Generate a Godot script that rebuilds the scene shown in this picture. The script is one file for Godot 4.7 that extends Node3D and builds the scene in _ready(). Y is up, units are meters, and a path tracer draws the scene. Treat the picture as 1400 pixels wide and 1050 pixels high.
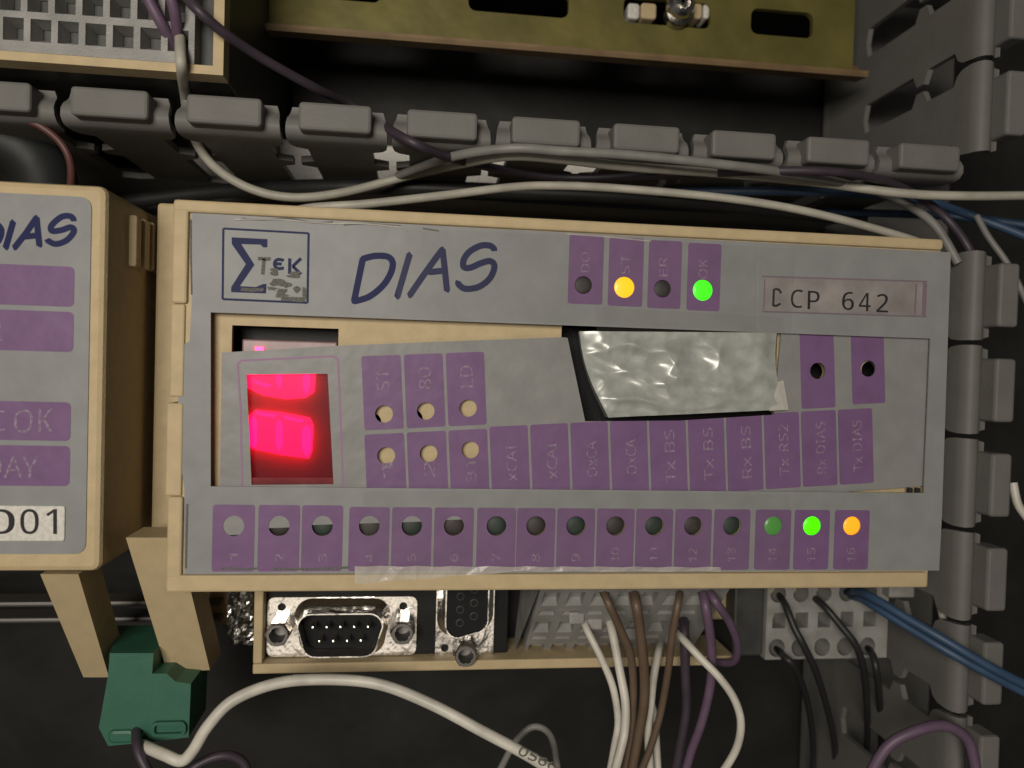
extends Node3D
# A control module with lit indicators on a cabinet's mounting plate, between slotted wire ducts.
# All lengths in this file are millimetres; shapes are scaled to metres when they are committed.

const EYE := Vector3(-29.84, 28.87, 140.05)
const FOCAL := 1057.54
var turn := Basis.from_euler(Vector3(deg_to_rad(-1.1877), deg_to_rad(-6.9553), deg_to_rad(1.6358)))
var rng := RandomNumberGenerator.new()
var origin := {}
var mats := {}
var used := {}
var under := 0.0

# ---------------------------------------------------------------- helpers
# the point that pixel (px, py) of the photograph shows on the plane at depth z
func at(px: float, py: float, z := 0.0) -> Vector3:
	var d := turn * Vector3(px - 700.0, 525.0 - py, -FOCAL)
	return EYE + d * ((z - EYE.z) / d.z)

func flat(px: float, py: float, z := 0.0) -> Vector2:
	var p := at(px, py, z)
	return Vector2(p.x, p.y)

func flats(list: Array, z := 0.0) -> PackedVector2Array:
	var out := PackedVector2Array()
	for p in list:
		out.append(flat(p[0], p[1], z))
	return out

class Shape:
	var v := PackedVector3Array()
	var n := PackedVector3Array()
	var xf := Transform3D()
	func tri(a: Vector3, b: Vector3, c: Vector3) -> void:
		a = xf * a
		b = xf * b
		c = xf * c
		var nn := (b - a).cross(c - a)
		if nn.length_squared() < 1e-14:
			return
		nn = nn.normalized()
		v.append_array(PackedVector3Array([a, c, b]))
		n.append_array(PackedVector3Array([nn, nn, nn]))
	func smooth(a: Vector3, b: Vector3, c: Vector3, na: Vector3, nb: Vector3, nc: Vector3) -> void:
		v.append_array(PackedVector3Array([xf * a, xf * c, xf * b]))
		n.append_array(PackedVector3Array([(xf.basis * na).normalized(), (xf.basis * nc).normalized(), (xf.basis * nb).normalized()]))
	func quad(a: Vector3, b: Vector3, c: Vector3, d: Vector3) -> void:
		tri(a, b, c)
		tri(a, c, d)
	func ring(a: PackedVector2Array, za: float, b: PackedVector2Array, zb: float) -> void:
		for i in a.size():
			var j := (i + 1) % a.size()
			quad(Vector3(a[i].x, a[i].y, za), Vector3(a[j].x, a[j].y, za), Vector3(b[j].x, b[j].y, zb), Vector3(b[i].x, b[i].y, zb))
	func cap(p: PackedVector2Array, z: float, up := true) -> void:
		var t := Geometry2D.triangulate_polygon(p)
		for k in range(0, t.size(), 3):
			var a := p[t[k]]
			var b := p[t[k + 1]]
			var c := p[t[k + 2]]
			if ((b - a).cross(c - a) > 0.0) != up:
				var s := b
				b = c
				c = s
			tri(Vector3(a.x, a.y, z), Vector3(b.x, b.y, z), Vector3(c.x, c.y, z))
	func fan(p: PackedVector2Array, z: float, up := true) -> void:
		for k in range(1, p.size() - 1):
			if up:
				tri(Vector3(p[0].x, p[0].y, z), Vector3(p[k].x, p[k].y, z), Vector3(p[k + 1].x, p[k + 1].y, z))
			else:
				tri(Vector3(p[0].x, p[0].y, z), Vector3(p[k + 1].x, p[k + 1].y, z), Vector3(p[k].x, p[k].y, z))
	# rounded box with a bevelled front edge
	func rbox(x0: float, y0: float, x1: float, y1: float, r: float, z0: float, z1: float, b := 0.3) -> void:
		var full := Shape.rrect(x0, y0, x1, y1, r)
		var mid := Shape.rrect(x0 + b * 0.3, y0 + b * 0.3, x1 - b * 0.3, y1 - b * 0.3, maxf(r - b * 0.3, 0.02))
		var small := Shape.rrect(x0 + b, y0 + b, x1 - b, y1 - b, maxf(r - b, 0.02))
		ring(full, z0, full, z1 - b)
		ring(full, z1 - b, mid, z1 - b * 0.3)
		ring(mid, z1 - b * 0.3, small, z1)
		fan(small, z1)
		fan(full, z0, false)
	static func rrect(x0: float, y0: float, x1: float, y1: float, r: float, seg := 4) -> PackedVector2Array:
		var out := PackedVector2Array()
		r = minf(r, minf(x1 - x0, y1 - y0) * 0.499)
		var cs := [Vector2(x1 - r, y1 - r), Vector2(x0 + r, y1 - r), Vector2(x0 + r, y0 + r), Vector2(x1 - r, y0 + r)]
		for k in 4:
			for i in seg + 1:
				var a := (k + float(i) / seg) * PI / 2.0
				out.append(cs[k] + Vector2(cos(a), sin(a)) * r)
		return out
	static func disc(c: Vector2, r: float, seg := 20, squash := 1.0) -> PackedVector2Array:
		var out := PackedVector2Array()
		for i in seg:
			var a := TAU * i / seg
			out.append(c + Vector2(cos(a) * r, sin(a) * r * squash))
		return out
	# a plate with holes: cut beside each hole until no piece has a hole
	func film(outer: PackedVector2Array, holes: Array, z0: float, z1: float) -> void:
		if Geometry2D.is_polygon_clockwise(outer):
			outer.reverse()
		for piece in pieces(outer, holes):
			cap(piece, z1)
		ring(outer, z0, outer, z1)
		for h in holes:
			var hh: PackedVector2Array = h.duplicate()
			if not Geometry2D.is_polygon_clockwise(hh):
				hh.reverse()
			ring(hh, z0, hh, z1)
	static func pieces(outer: PackedVector2Array, holes: Array) -> Array:
		if holes.is_empty():
			return [outer]
		var box := Rect2(outer[0], Vector2.ZERO)
		for p in outer:
			box = box.expand(p)
		var mid := 0.0
		for p in holes[0]:
			mid += p.x / holes[0].size()
		box = box.grow(1.0)
		var out := []
		for half in [Rect2(box.position, Vector2(mid - box.position.x, box.size.y)), Rect2(Vector2(mid, box.position.y), Vector2(box.end.x - mid, box.size.y))]:
			var e: Vector2 = half.position + half.size
			var cutter := PackedVector2Array([half.position, Vector2(e.x, half.position.y), e, Vector2(half.position.x, e.y)])
			for part in Geometry2D.intersect_polygons(outer, cutter):
				for left in Geometry2D.clip_polygons(part, holes[0]):
					var rest := []
					for h in holes.slice(1):
						if Geometry2D.intersect_polygons(left, h).size():
							rest.append(h)
					out.append_array(cut_all(left, rest))
		return out
	static func cut_all(poly: PackedVector2Array, holes: Array) -> Array:
		return Shape.pieces(poly, holes)
	func tube(pts: Array, r: float, seg := 10, steps := 6, caps := true) -> void:
		var line := Shape.spline(pts, steps)
		var side := Vector3.UP
		var prev: Array = []
		var prevn: Array = []
		for i in line.size():
			var d: Vector3 = (line[mini(i + 1, line.size() - 1)] - line[maxi(i - 1, 0)]).normalized()
			if i == 0:
				side = d.cross(Vector3(0.3, 0.9, 0.2)).normalized()
			side = (side - d * side.dot(d)).normalized()
			var other := d.cross(side)
			var row := []
			var rown := []
			for k in seg:
				var a := TAU * k / seg
				var nn := side * cos(a) + other * sin(a)
				rown.append(nn)
				row.append(line[i] + nn * r)
			if i > 0:
				for k in seg:
					var j := (k + 1) % seg
					smooth(prev[k], prev[j], row[j], prevn[k], prevn[j], rown[j])
					smooth(prev[k], row[j], row[k], prevn[k], rown[j], rown[k])
			if caps and (i == 0 or i == line.size() - 1):
				for k in seg:
					var j := (k + 1) % seg
					if i == 0:
						tri(line[i], row[j], row[k])
					else:
						tri(line[i], row[k], row[j])
			prev = row
			prevn = rown
	static func spline(pts: Array, steps: int) -> Array:
		var out := []
		for i in pts.size() - 1:
			var p0: Vector3 = pts[maxi(i - 1, 0)]
			var p1: Vector3 = pts[i]
			var p2: Vector3 = pts[i + 1]
			var p3: Vector3 = pts[mini(i + 2, pts.size() - 1)]
			for s in steps:
				out.append(p1.cubic_interpolate(p2, p0, p3, float(s) / steps))
		out.append(pts[-1])
		return out
	# turned shape: profile of (radius, height) along +z of the transform
	func lathe(profile: Array, seg := 20, round := false) -> void:
		for i in profile.size() - 1:
			var a: Vector2 = profile[i]
			var b: Vector2 = profile[i + 1]
			for k in seg:
				var u := Vector2.from_angle(TAU * k / seg)
				var w := Vector2.from_angle(TAU * (k + 1) / seg)
				if round:
					var t := (b - a).normalized()
					var m := Vector2(t.y, -t.x)
					var n1 := Vector3(u.x * m.x, u.y * m.x, m.y)
					var n2 := Vector3(w.x * m.x, w.y * m.x, m.y)
					if a.x > 1e-5:
						smooth(Vector3(u.x * a.x, u.y * a.x, a.y), Vector3(w.x * a.x, w.y * a.x, a.y), Vector3(w.x * b.x, w.y * b.x, b.y), n1, n2, n2)
					if b.x > 1e-5:
						smooth(Vector3(u.x * a.x, u.y * a.x, a.y), Vector3(w.x * b.x, w.y * b.x, b.y), Vector3(u.x * b.x, u.y * b.x, b.y), n1, n2, n1)
				else:
					quad(Vector3(u.x * a.x, u.y * a.x, a.y), Vector3(w.x * a.x, w.y * a.x, a.y), Vector3(w.x * b.x, w.y * b.x, b.y), Vector3(u.x * b.x, u.y * b.x, b.y))
	# a pen stroke with round ends
	func stroke(pts: PackedVector2Array, w: float, z0: float, z1: float) -> void:
		for p in Geometry2D.offset_polyline(pts, w * 0.5, Geometry2D.JOIN_ROUND, Geometry2D.END_ROUND):
			if Geometry2D.is_polygon_clockwise(p):
				continue
			cap(p, z1)
			ring(p, z0, p, z1)

func numbered(called: String) -> String:
	if not used.has(called):
		used[called] = 0
		return called
	used[called] += 1
	return "%s_%03d" % [called, used[called]]

func metas(o: Node, label: String, category: String, group := "") -> void:
	o.set_meta("label", label)
	o.set_meta("category", category)
	if group:
		o.set_meta("group", group)

func thing(called: String, label: String, category: String, base: Vector3, group := "") -> Node3D:
	var o := Node3D.new()
	o.name = numbered(called)
	add_child(o)
	o.position = base * 0.001
	origin[o] = base
	metas(o, label, category, group)
	return o

func commit(s: Shape, o: Vector3) -> ArrayMesh:
	var a := []
	a.resize(Mesh.ARRAY_MAX)
	var v := s.v.duplicate()
	for i in v.size():
		v[i] = (v[i] - o) * 0.001
	a[Mesh.ARRAY_VERTEX] = v
	a[Mesh.ARRAY_NORMAL] = s.n
	var m := ArrayMesh.new()
	m.add_surface_from_arrays(Mesh.PRIMITIVE_TRIANGLES, a)
	return m

func part(parent: Node3D, called: String, s: Shape, m: Material, label := "") -> MeshInstance3D:
	var o := MeshInstance3D.new()
	o.name = called
	o.mesh = commit(s, origin[parent])
	o.material_override = m
	parent.add_child(o, true)
	origin[o] = origin[parent]
	if label:
		o.set_meta("label", label)
	return o

func single(called: String, s: Shape, m: Material, base: Vector3, label: String, category: String, group := "") -> MeshInstance3D:
	var o := MeshInstance3D.new()
	o.name = numbered(called)
	o.mesh = commit(s, base)
	o.material_override = m
	add_child(o, true)
	o.position = base * 0.001
	origin[o] = base
	metas(o, label, category, group)
	return o

func copy_of(parent: Node3D, called: String, mesh: Mesh, m: Material, xf: Transform3D) -> MeshInstance3D:
	var o := MeshInstance3D.new()
	o.name = called
	o.mesh = mesh
	o.material_override = m
	parent.add_child(o, true)
	o.transform = Transform3D(xf.basis, (xf.origin - origin[parent]) * 0.001)
	return o

# text laid into the parallelogram that starts at bl, with its baseline towards br and its height towards tl
func letters(s: Shape, words: String, bl: Vector3, br: Vector3, tl: Vector3, mono := true, lift := 0.05) -> void:
	var t := TextMesh.new()
	var f := SystemFont.new()
	f.font_names = PackedStringArray(["Droid Sans Mono" if mono else "Droid Sans"])
	t.font = f
	t.font_size = 48
	t.pixel_size = 0.01
	t.depth = 0.02
	t.curve_step = 2.0
	t.text = words
	var arrays := t.get_mesh_arrays() if t.get_surface_count() == 0 else t.surface_get_arrays(0)
	var box := t.get_aabb()
	var vs: PackedVector3Array = arrays[Mesh.ARRAY_VERTEX]
	var idx: PackedInt32Array = arrays[Mesh.ARRAY_INDEX]
	var e1 := (br - bl) / box.size.x
	var e2 := (tl - bl) / box.size.y
	var e3 := (br - bl).cross(tl - bl).normalized() * lift / box.size.z
	for k in range(0, idx.size(), 3):
		var p: Array = []
		for j in 3:
			var q := vs[idx[k + j]] - box.position
			p.append(bl + e1 * q.x + e2 * q.y + e3 * q.z)
		s.tri(p[0], p[2], p[1])

# ---------------------------------------------------------------- materials
var tex := {}

func noise_tex(called: String, freq: float, lo: float, hi: float, octaves := 4, kind := FastNoiseLite.TYPE_SIMPLEX_SMOOTH, as_normal := false, strength := 4.0) -> NoiseTexture2D:
	var n := FastNoiseLite.new()
	n.seed = called.hash() % 1000
	n.noise_type = kind
	n.frequency = freq
	n.fractal_octaves = octaves
	var t := NoiseTexture2D.new()
	t.width = 512
	t.height = 512
	t.seamless = true
	t.noise = n
	if as_normal:
		t.as_normal_map = true
		t.bump_strength = strength
	else:
		var g := Gradient.new()
		g.set_color(0, Color(lo, lo, lo))
		g.set_color(1, Color(hi, hi, hi))
		t.color_ramp = g
	tex[called] = t
	return t

func mat(called: String, lin: Color, rough := 0.5, metal := 0.0, grain := "", bump := "", scale := 40.0, bump_scale := 0.3) -> StandardMaterial3D:
	var m := StandardMaterial3D.new()
	m.resource_name = called
	m.albedo_color = lin.linear_to_srgb()
	m.roughness = rough
	m.metallic = metal
	if grain:
		m.albedo_texture = tex[grain]
	if bump:
		m.normal_enabled = true
		m.normal_texture = tex[bump]
		m.normal_scale = bump_scale
	m.uv1_triplanar = true
	m.uv1_world_triplanar = true
	m.uv1_scale = Vector3.ONE * scale
	m.cull_mode = BaseMaterial3D.CULL_DISABLED
	mats[called] = m
	return m

func glow(called: String, lin: Color, energy: float) -> StandardMaterial3D:
	var m := mat(called, lin * 0.4, 0.35)
	m.emission_enabled = true
	m.emission = lin.linear_to_srgb()
	m.emission_energy_multiplier = energy
	return m

func make_materials() -> void:
	noise_tex("mottle", 0.012, 0.93, 1.0, 5)
	noise_tex("grime", 0.008, 0.80, 1.0, 6)
	noise_tex("speck", 0.05, 0.86, 1.0, 3)
	noise_tex("grain_n", 0.12, 0, 1, 3, FastNoiseLite.TYPE_SIMPLEX_SMOOTH, true, 3.0)
	noise_tex("wave_n", 0.012, 0, 1, 3, FastNoiseLite.TYPE_SIMPLEX_SMOOTH, true, 10.0)
	noise_tex("blotch", 0.02, 0.62, 1.0, 4)
	noise_tex("zinc", 0.02, 0.55, 1.0, 5, FastNoiseLite.TYPE_CELLULAR)
	mat("beige", Color(0.53, 0.42, 0.25), 0.5, 0, "mottle", "grain_n", 35, 0.25)
	mat("film_grey", Color(0.268, 0.274, 0.275), 0.42, 0, "mottle", "wave_n", 18, 0.08)
	mat("card_grey", Color(0.262, 0.264, 0.258), 0.40, 0, "mottle", "wave_n", 22, 0.14)
	mat("logo_grey", Color(0.285, 0.295, 0.29), 0.45, 0, "mottle", "", 25)
	mat("purple", Color(0.192, 0.108, 0.226), 0.45, 0, "mottle", "wave_n", 24, 0.12)
	mat("purple_line", Color(0.30, 0.17, 0.29), 0.5)
	mat("print_pale", Color(0.38, 0.28, 0.40), 0.6, 0, "blotch", "", 110)
	mat("navy", Color(0.008, 0.012, 0.075), 0.55, 0, "mottle", "", 60)
	mat("wear", Color(0.19, 0.19, 0.17), 0.7, 0, "blotch", "", 220)
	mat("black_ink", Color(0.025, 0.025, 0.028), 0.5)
	mat("white_strip", Color(0.72, 0.70, 0.64), 0.4, 0, "speck", "", 40)
	mat("strip_grey", Color(0.34, 0.31, 0.30), 0.3, 0, "grime", "", 30)
	mat("strip_edge", Color(0.20, 0.15, 0.18), 0.4)
	mat("lens_off", Color(0.045, 0.038, 0.036), 0.6, 0, "grime", "", 80)
	mat("lens_off_green", Color(0.028, 0.045, 0.034), 0.6, 0, "grime", "", 80)
	mat("cavity", Color(0.012, 0.012, 0.013), 0.7)
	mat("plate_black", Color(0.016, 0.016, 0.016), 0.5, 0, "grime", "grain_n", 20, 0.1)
	mat("duct", Color(0.17, 0.166, 0.155), 0.5, 0, "mottle", "grain_n", 14, 0.07)
	mat("plug_grey", Color(0.34, 0.336, 0.318), 0.5, 0, "grime", "grain_n", 30, 0.25)
	mat("plug_dark", Color(0.06, 0.062, 0.058), 0.5, 0, "grime", "", 30)
	mat("back", Color(0.03, 0.029, 0.027), 0.5, 0.0, "grime", "wave_n", 9, 0.12)
	mat("gold", Color(0.19, 0.165, 0.042), 0.5, 0.3, "grime", "wave_n", 14, 0.10)
	mat("gold_edge", Color(0.26, 0.17, 0.085), 0.55, 0.2, "grime", "", 20)
	mat("chrome", Color(0.80, 0.77, 0.73), 0.22, 1.0, "speck", "wave_n", 45, 0.25)
	mat("steel", Color(0.62, 0.61, 0.58), 0.28, 1.0, "zinc", "wave_n", 60, 0.5)
	mat("dark_steel", Color(0.22, 0.21, 0.20), 0.6, 1.0)
	mat("pin", Color(0.80, 0.76, 0.66), 0.25, 1.0)
	mat("white_wire", Color(0.72, 0.685, 0.60), 0.45, 0, "grime", "", 30)
	mat("cream_wire", Color(0.50, 0.475, 0.40), 0.5, 0, "grime", "", 30)
	mat("grey_wire", Color(0.26, 0.255, 0.235), 0.5, 0, "grime", "", 30)
	mat("brown_wire", Color(0.155, 0.105, 0.07), 0.5, 0, "grime", "", 30)
	mat("red_brown_wire", Color(0.13, 0.05, 0.045), 0.5, 0, "grime", "", 30)
	mat("purple_wire", Color(0.165, 0.105, 0.165), 0.5, 0, "grime", "", 30)
	mat("dark_purple_wire", Color(0.06, 0.045, 0.062), 0.5, 0, "grime", "", 30)
	mat("blue_wire", Color(0.045, 0.09, 0.17), 0.5, 0, "grime", "", 30)
	mat("black_wire", Color(0.03, 0.03, 0.03), 0.5, 0, "grime", "", 30)
	mat("black_hose", Color(0.022, 0.025, 0.025), 0.5, 0, "grime", "wave_n", 25, 0.08)
	mat("green", Color(0.028, 0.125, 0.078), 0.5, 0, "mottle", "grain_n", 30, 0.08)
	mat("label_sticker", Color(0.50, 0.525, 0.485), 0.27, 0.12, "grime", "", 60)
	var tape := mat("tape", Color(0.24, 0.235, 0.20, 0.06), 0.35, 0)
	tape.transparency = BaseMaterial3D.TRANSPARENCY_ALPHA
	var flap := mat("tape_flap", Color(0.75, 0.71, 0.63, 0.42), 0.26, 0, "", "wave_n", 60, 0.5)
	flap.transparency = BaseMaterial3D.TRANSPARENCY_ALPHA
	var red := mat("red_filter", Color(0.10, 0.002, 0.006, 0.62), 0.3)
	red.transparency = BaseMaterial3D.TRANSPARENCY_ALPHA
	red.backlight_enabled = true
	red.backlight = Color(1.0, 0.06, 0.28)
	red.metallic_specular = 0.2
	for k in ["logo_grey", "cavity", "plate_black", "purple", "navy", "film_grey", "card_grey", "print_pale", "purple_line", "wear", "black_ink", "beige", "duct", "back"]:
		mats[k].metallic_specular = 0.3
	mat("display_case", Color(0.34, 0.22, 0.22), 0.4, 0, "grime", "", 40)
	mat("display_face", Color(0.20, 0.008, 0.022), 0.4)
	glow("segment", Color(1.0, 0.002, 0.085), 3.6)
	glow("segment_core", Color(1.0, 0.004, 0.14), 4.6)
	glow("led_amber", Color(1.0, 0.43, 0.015), 1.35)
	glow("led_orange", Color(1.0, 0.29, 0.012), 1.5)
	glow("led_green", Color(0.05, 0.93, 0.0), 1.9)
	glow("led_green_top", Color(0.04, 0.88, 0.01), 1.7)
	glow("led_green_dim", Color(0.09, 0.30, 0.06), 0.42)

# ---------------------------------------------------------------- scene
func _ready() -> void:
	rng.seed = 7
	# camera, surroundings, lamps, exposure
	var cam := Camera3D.new()
	cam.name = "camera"
	cam.fov = rad_to_deg(2.0 * atan(525.0 / FOCAL))
	cam.near = 0.005
	cam.far = 5.0
	cam.transform = Transform3D(turn, EYE * 0.001)
	# a phone's small lens, focused on the module: what lies deeper goes soft
	var lens_data := CameraAttributesPhysical.new()
	lens_data.frustum_focal_length = 24.0 * FOCAL / 1050.0
	lens_data.frustum_focus_distance = 0.146
	lens_data.frustum_near = 0.005
	lens_data.frustum_far = 5.0
	lens_data.exposure_aperture = 16.0
	cam.attributes = lens_data
	add_child(cam)
	cam.current = true
	var env := Environment.new()
	env.background_mode = Environment.BG_COLOR
	env.background_color = Color(0.02, 0.02, 0.02).linear_to_srgb()
	env.tonemap_mode = Environment.TONE_MAPPER_LINEAR
	env.tonemap_exposure = 1.0
	env.sdfgi_enabled = true
	env.ssao_enabled = true
	env.ssil_enabled = true
	var we := WorldEnvironment.new()
	we.name = "surroundings"
	we.environment = env
	add_child(we)
	var key := AreaLight3D.new()
	key.name = "room_lamp"
	key.area_size = Vector2(0.14, 0.10)
	key.light_color = Color(1.0, 0.965, 0.915)
	key.light_energy = 0.115
	key.shadow_enabled = true
	add_child(key)
	key.look_at_from_position(Vector3(-0.125, 0.08, 0.36), Vector3(-0.03, 0.005, 0.0))
	var low := AreaLight3D.new()
	low.name = "added_fill_lamp"  # unseen lamp added for reflections in the metal connectors and some fill
	low.area_size = Vector2(0.26, 0.13)
	low.light_color = Color(1.0, 0.95, 0.88)
	low.light_energy = 0.016
	low.shadow_enabled = true
	add_child(low)
	low.look_at_from_position(Vector3(-0.08, -0.17, 0.46), Vector3(-0.02, 0.0, 0.0))

	make_materials()
	back_panel()
	upper_terminal_device()
	mounting_bracket()
	wire_ducts()
	neighbour_module()
	control_module()
	connectors()
	loose_parts()
	cables()

func back_panel() -> void:
	var s := Shape.new()
	s.rbox(-330, -260, 330, 300, 2, -84, -80, 0.5)
	var o := MeshInstance3D.new()
	o.name = "back_wall"
	o.mesh = commit(s, Vector3(0, 0, -80))
	o.position = Vector3(0, 0, -0.08)
	o.material_override = mats.back
	o.set_meta("kind", "structure")
	add_child(o)

# ---------------------------------------------------------------- ducts
# one finger of a slotted duct wall: runs back along -z, its rim hooks over towards +y; pitch along x
func finger_meshes(low: float, high: float) -> Array:
	var s := Shape.new()
	var rows := [[-72.0, 0.0, 9.99], [-54.0, 0.0, 9.99], [-53.0, 0.0, 6.3], [-33.5, 0.0, 6.3], [-32.0, 0.0, 9.2], [-29.5, 0.0, 9.2], [-28.0, 0.0, 6.3], [-19.0, 0.0, 6.3],
		[-18.0, 0.0, 8.3], [-16.5, 0.0, 9.2], [-14.0, 0.05, 9.5], [-12.6, 0.35, 9.5], [-11.9, 1.0, 9.5], [-11.8, 1.9, 9.4], [-12.4, 2.8, 9.3], [-13.5, 3.6, 9.1], [-14.2, 4.6, 8.9], [-14.0, 5.8, 8.6]]
	var th := 1.3
	var lo := []
	var hi := []
	var nor := []
	for i in rows.size():
		var a: Array = rows[maxi(i - 1, 0)]
		var b: Array = rows[mini(i + 1, rows.size() - 1)]
		var t := Vector2(b[0] - a[0], b[1] - a[1]).normalized()
		var m := Vector2(-t.y, t.x)
		nor.append(Vector3(0, m.y, m.x))
		lo.append(Vector2(rows[i][0], rows[i][1]) - m * th * 0.5)
		hi.append(Vector2(rows[i][0], rows[i][1]) + m * th * 0.5)
	for i in rows.size() - 1:
		var w0: float = rows[i][2]
		var w1: float = rows[i + 1][2]
		var a0 := Vector3(-w0, hi[i].y, hi[i].x)
		var a1 := Vector3(w0, hi[i].y, hi[i].x)
		var b0 := Vector3(-w1, hi[i + 1].y, hi[i + 1].x)
		var b1 := Vector3(w1, hi[i + 1].y, hi[i + 1].x)
		var c0 := Vector3(-w0, lo[i].y, lo[i].x)
		var c1 := Vector3(w0, lo[i].y, lo[i].x)
		var d0 := Vector3(-w1, lo[i + 1].y, lo[i + 1].x)
		var d1 := Vector3(w1, lo[i + 1].y, lo[i + 1].x)
		s.smooth(a0, b0, b1, nor[i], nor[i + 1], nor[i + 1])
		s.smooth(a0, b1, a1, nor[i], nor[i + 1], nor[i])
		s.smooth(c0, c1, d1, -nor[i], -nor[i], -nor[i + 1])
		s.smooth(c0, d1, d0, -nor[i], -nor[i + 1], -nor[i + 1])
		s.quad(a0, c0, d0, b0)
		s.quad(a1, b1, d1, c1)
	var r := Shape.new()
	r.rbox(-6.7, low, 6.7, high, 0.8, -14.2, -8.4, 0.6)
	return [commit(s, Vector3.ZERO), commit(r, Vector3.ZERO)]

func duct_wall(called: String, label: String, group: String, base: Vector3, along: Vector3, inward: Vector3, depth: Array, spots: Array, m: Material, meshes: Array) -> void:
	var t := thing(called, label, "wire duct", base, group)
	var b := Basis(along, inward, along.cross(inward))
	if b.z.z < 0.0:
		b = Basis(-along, inward, (-along).cross(inward))
	var s := Shape.new()
	s.xf = Transform3D(b, base)
	var lo: float = spots.min() - 10.0
	var hi: float = spots.max() + 10.0
	if b.x.dot(along) < 0.0:
		var q := lo
		lo = -hi
		hi = -q
	s.rbox(lo, depth[0], hi, depth[1], 0.5, -75.0, -72.1, 0.3)
	part(t, "base_strip", s, m)
	for p in spots:
		var xf := Transform3D(b, base + along * p)
		var o := copy_of(t, "finger", meshes[0], m, xf)
		origin[o] = base + along * p
		var rim := MeshInstance3D.new()
		rim.name = "rim"
		rim.mesh = meshes[1]
		rim.material_override = m
		o.add_child(rim, true)

func wire_ducts() -> void:
	var meshes := finger_meshes(0.2, 5.4)
	# upper duct: its upper wall, seen from below, cables running under it
	var spots := []
	var x0 := at(605, 172, -8.5).x
	for k in range(-5, 6):
		spots.append(x0 + 20.0 * k)
	var wall_y := at(600, 190, -8.5).y
	under = wall_y
	duct_wall("wire_duct", "grey slotted wire duct running across above the control module, cables passing behind its rims", "grey slotted wire ducts", Vector3(0, wall_y, 0), Vector3.RIGHT, Vector3.UP, [-38.0, 0.6], spots, mats.duct, meshes)
	# added pale strip, stands in for bright flecks seen through the slots
	var s := Shape.new()
	s.rbox(-88, wall_y + 1.2, at(885, 250, -62).x, wall_y + 13.0, 0.4, -63.5, -62, 0.3)
	single("added_pale_strip", s, mats.white_strip, Vector3(0, wall_y + 1.2, -63), "added white strip for the bright flecks in the slots of the duct above the module", "strip")
	# upright duct to the right of the module: its left wall seen from outside
	meshes = finger_meshes(3.9, 8.5)
	spots = []
	var y0 := at(1370, 403, -8.5).y
	for k in range(-7, 5):
		if k != 1:  # one finger is broken out where the cables cross
			spots.append(y0 + 20.0 * k)
	duct_wall("wire_duct", "grey slotted wire duct standing upright beside the control module, blue wires crossing it", "grey slotted wire ducts", Vector3(at(1312, 540, -14).x, 0, 0), Vector3.UP, Vector3.RIGHT, [-0.6, 38.0], spots, mats.duct, meshes)

# ---------------------------------------------------------------- upper left device
func upper_terminal_device() -> void:
	var z := -3.0
	var lo := flat(305, 103, z)
	var x0 := -170.0
	var top := lo.y + 60.0
	var t := thing("terminal_housing", "beige framed housing of the upper device, grey terminal sockets set in it", "housing", Vector3(lo.x, lo.y, -40))
	var s := Shape.new()
	var inner := flat(291, 90, z)
	s.film(PackedVector2Array([Vector2(x0, lo.y), Vector2(lo.x, lo.y), Vector2(lo.x, top), Vector2(x0, top)]), [PackedVector2Array([Vector2(x0 + 3, inner.y), Vector2(inner.x, inner.y), Vector2(inner.x, top - 3), Vector2(x0 + 3, top - 3)])], z - 4.0, z)
	part(t, "frame", s, mats.beige)
	s = Shape.new()
	s.rbox(x0 + 1, lo.y + 0.4, lo.x - 0.4, top - 1, 0.6, -70, z - 4.0, 0.3)
	part(t, "body", s, mats.plug_dark)
	# the socket strip
	var face := thing("terminal_strip", "grey terminal strip with rows of square sockets, cream and purple wires plugged in", "terminal", Vector3(inner.x - 30, inner.y, z))
	s = Shape.new()
	var holes := []
	var bottom := flat(262, 87, z).y
	var right := flat(265, 80, z).x
	for k in range(-1, 6):
		for r in 2:
			var a := flat(40.5 + 37.6 * k + (0 if r else -4), (56 if r else 15) + 2.6 * k, z)
			var b := flat(69.5 + 37.6 * k + (0 if r else -4), (27 if r else -14) + 2.9 * k, z)
			holes.append(PackedVector2Array([a, Vector2(b.x, a.y), b, Vector2(a.x, b.y)]))
	s.film(PackedVector2Array([Vector2(-125, bottom), Vector2(right, bottom), Vector2(right, bottom + 26), Vector2(-125, bottom + 26)]), holes, z - 3.9, z - 0.2)
	part(face, "socket_face", s, mats.plug_grey)
	for h in holes:
		s = Shape.new()
		s.ring(PackedVector2Array([h[0], h[3], h[2], h[1]]), -3.4, PackedVector2Array([h[0] + Vector2(0.5, 1.6), h[3] + Vector2(0.5, -0.4), h[2] + Vector2(-0.4, -0.4), h[1] + Vector2(-0.4, 1.6)]), -6.8)
		part(face, "socket", s, mats.plug_grey)

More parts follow.
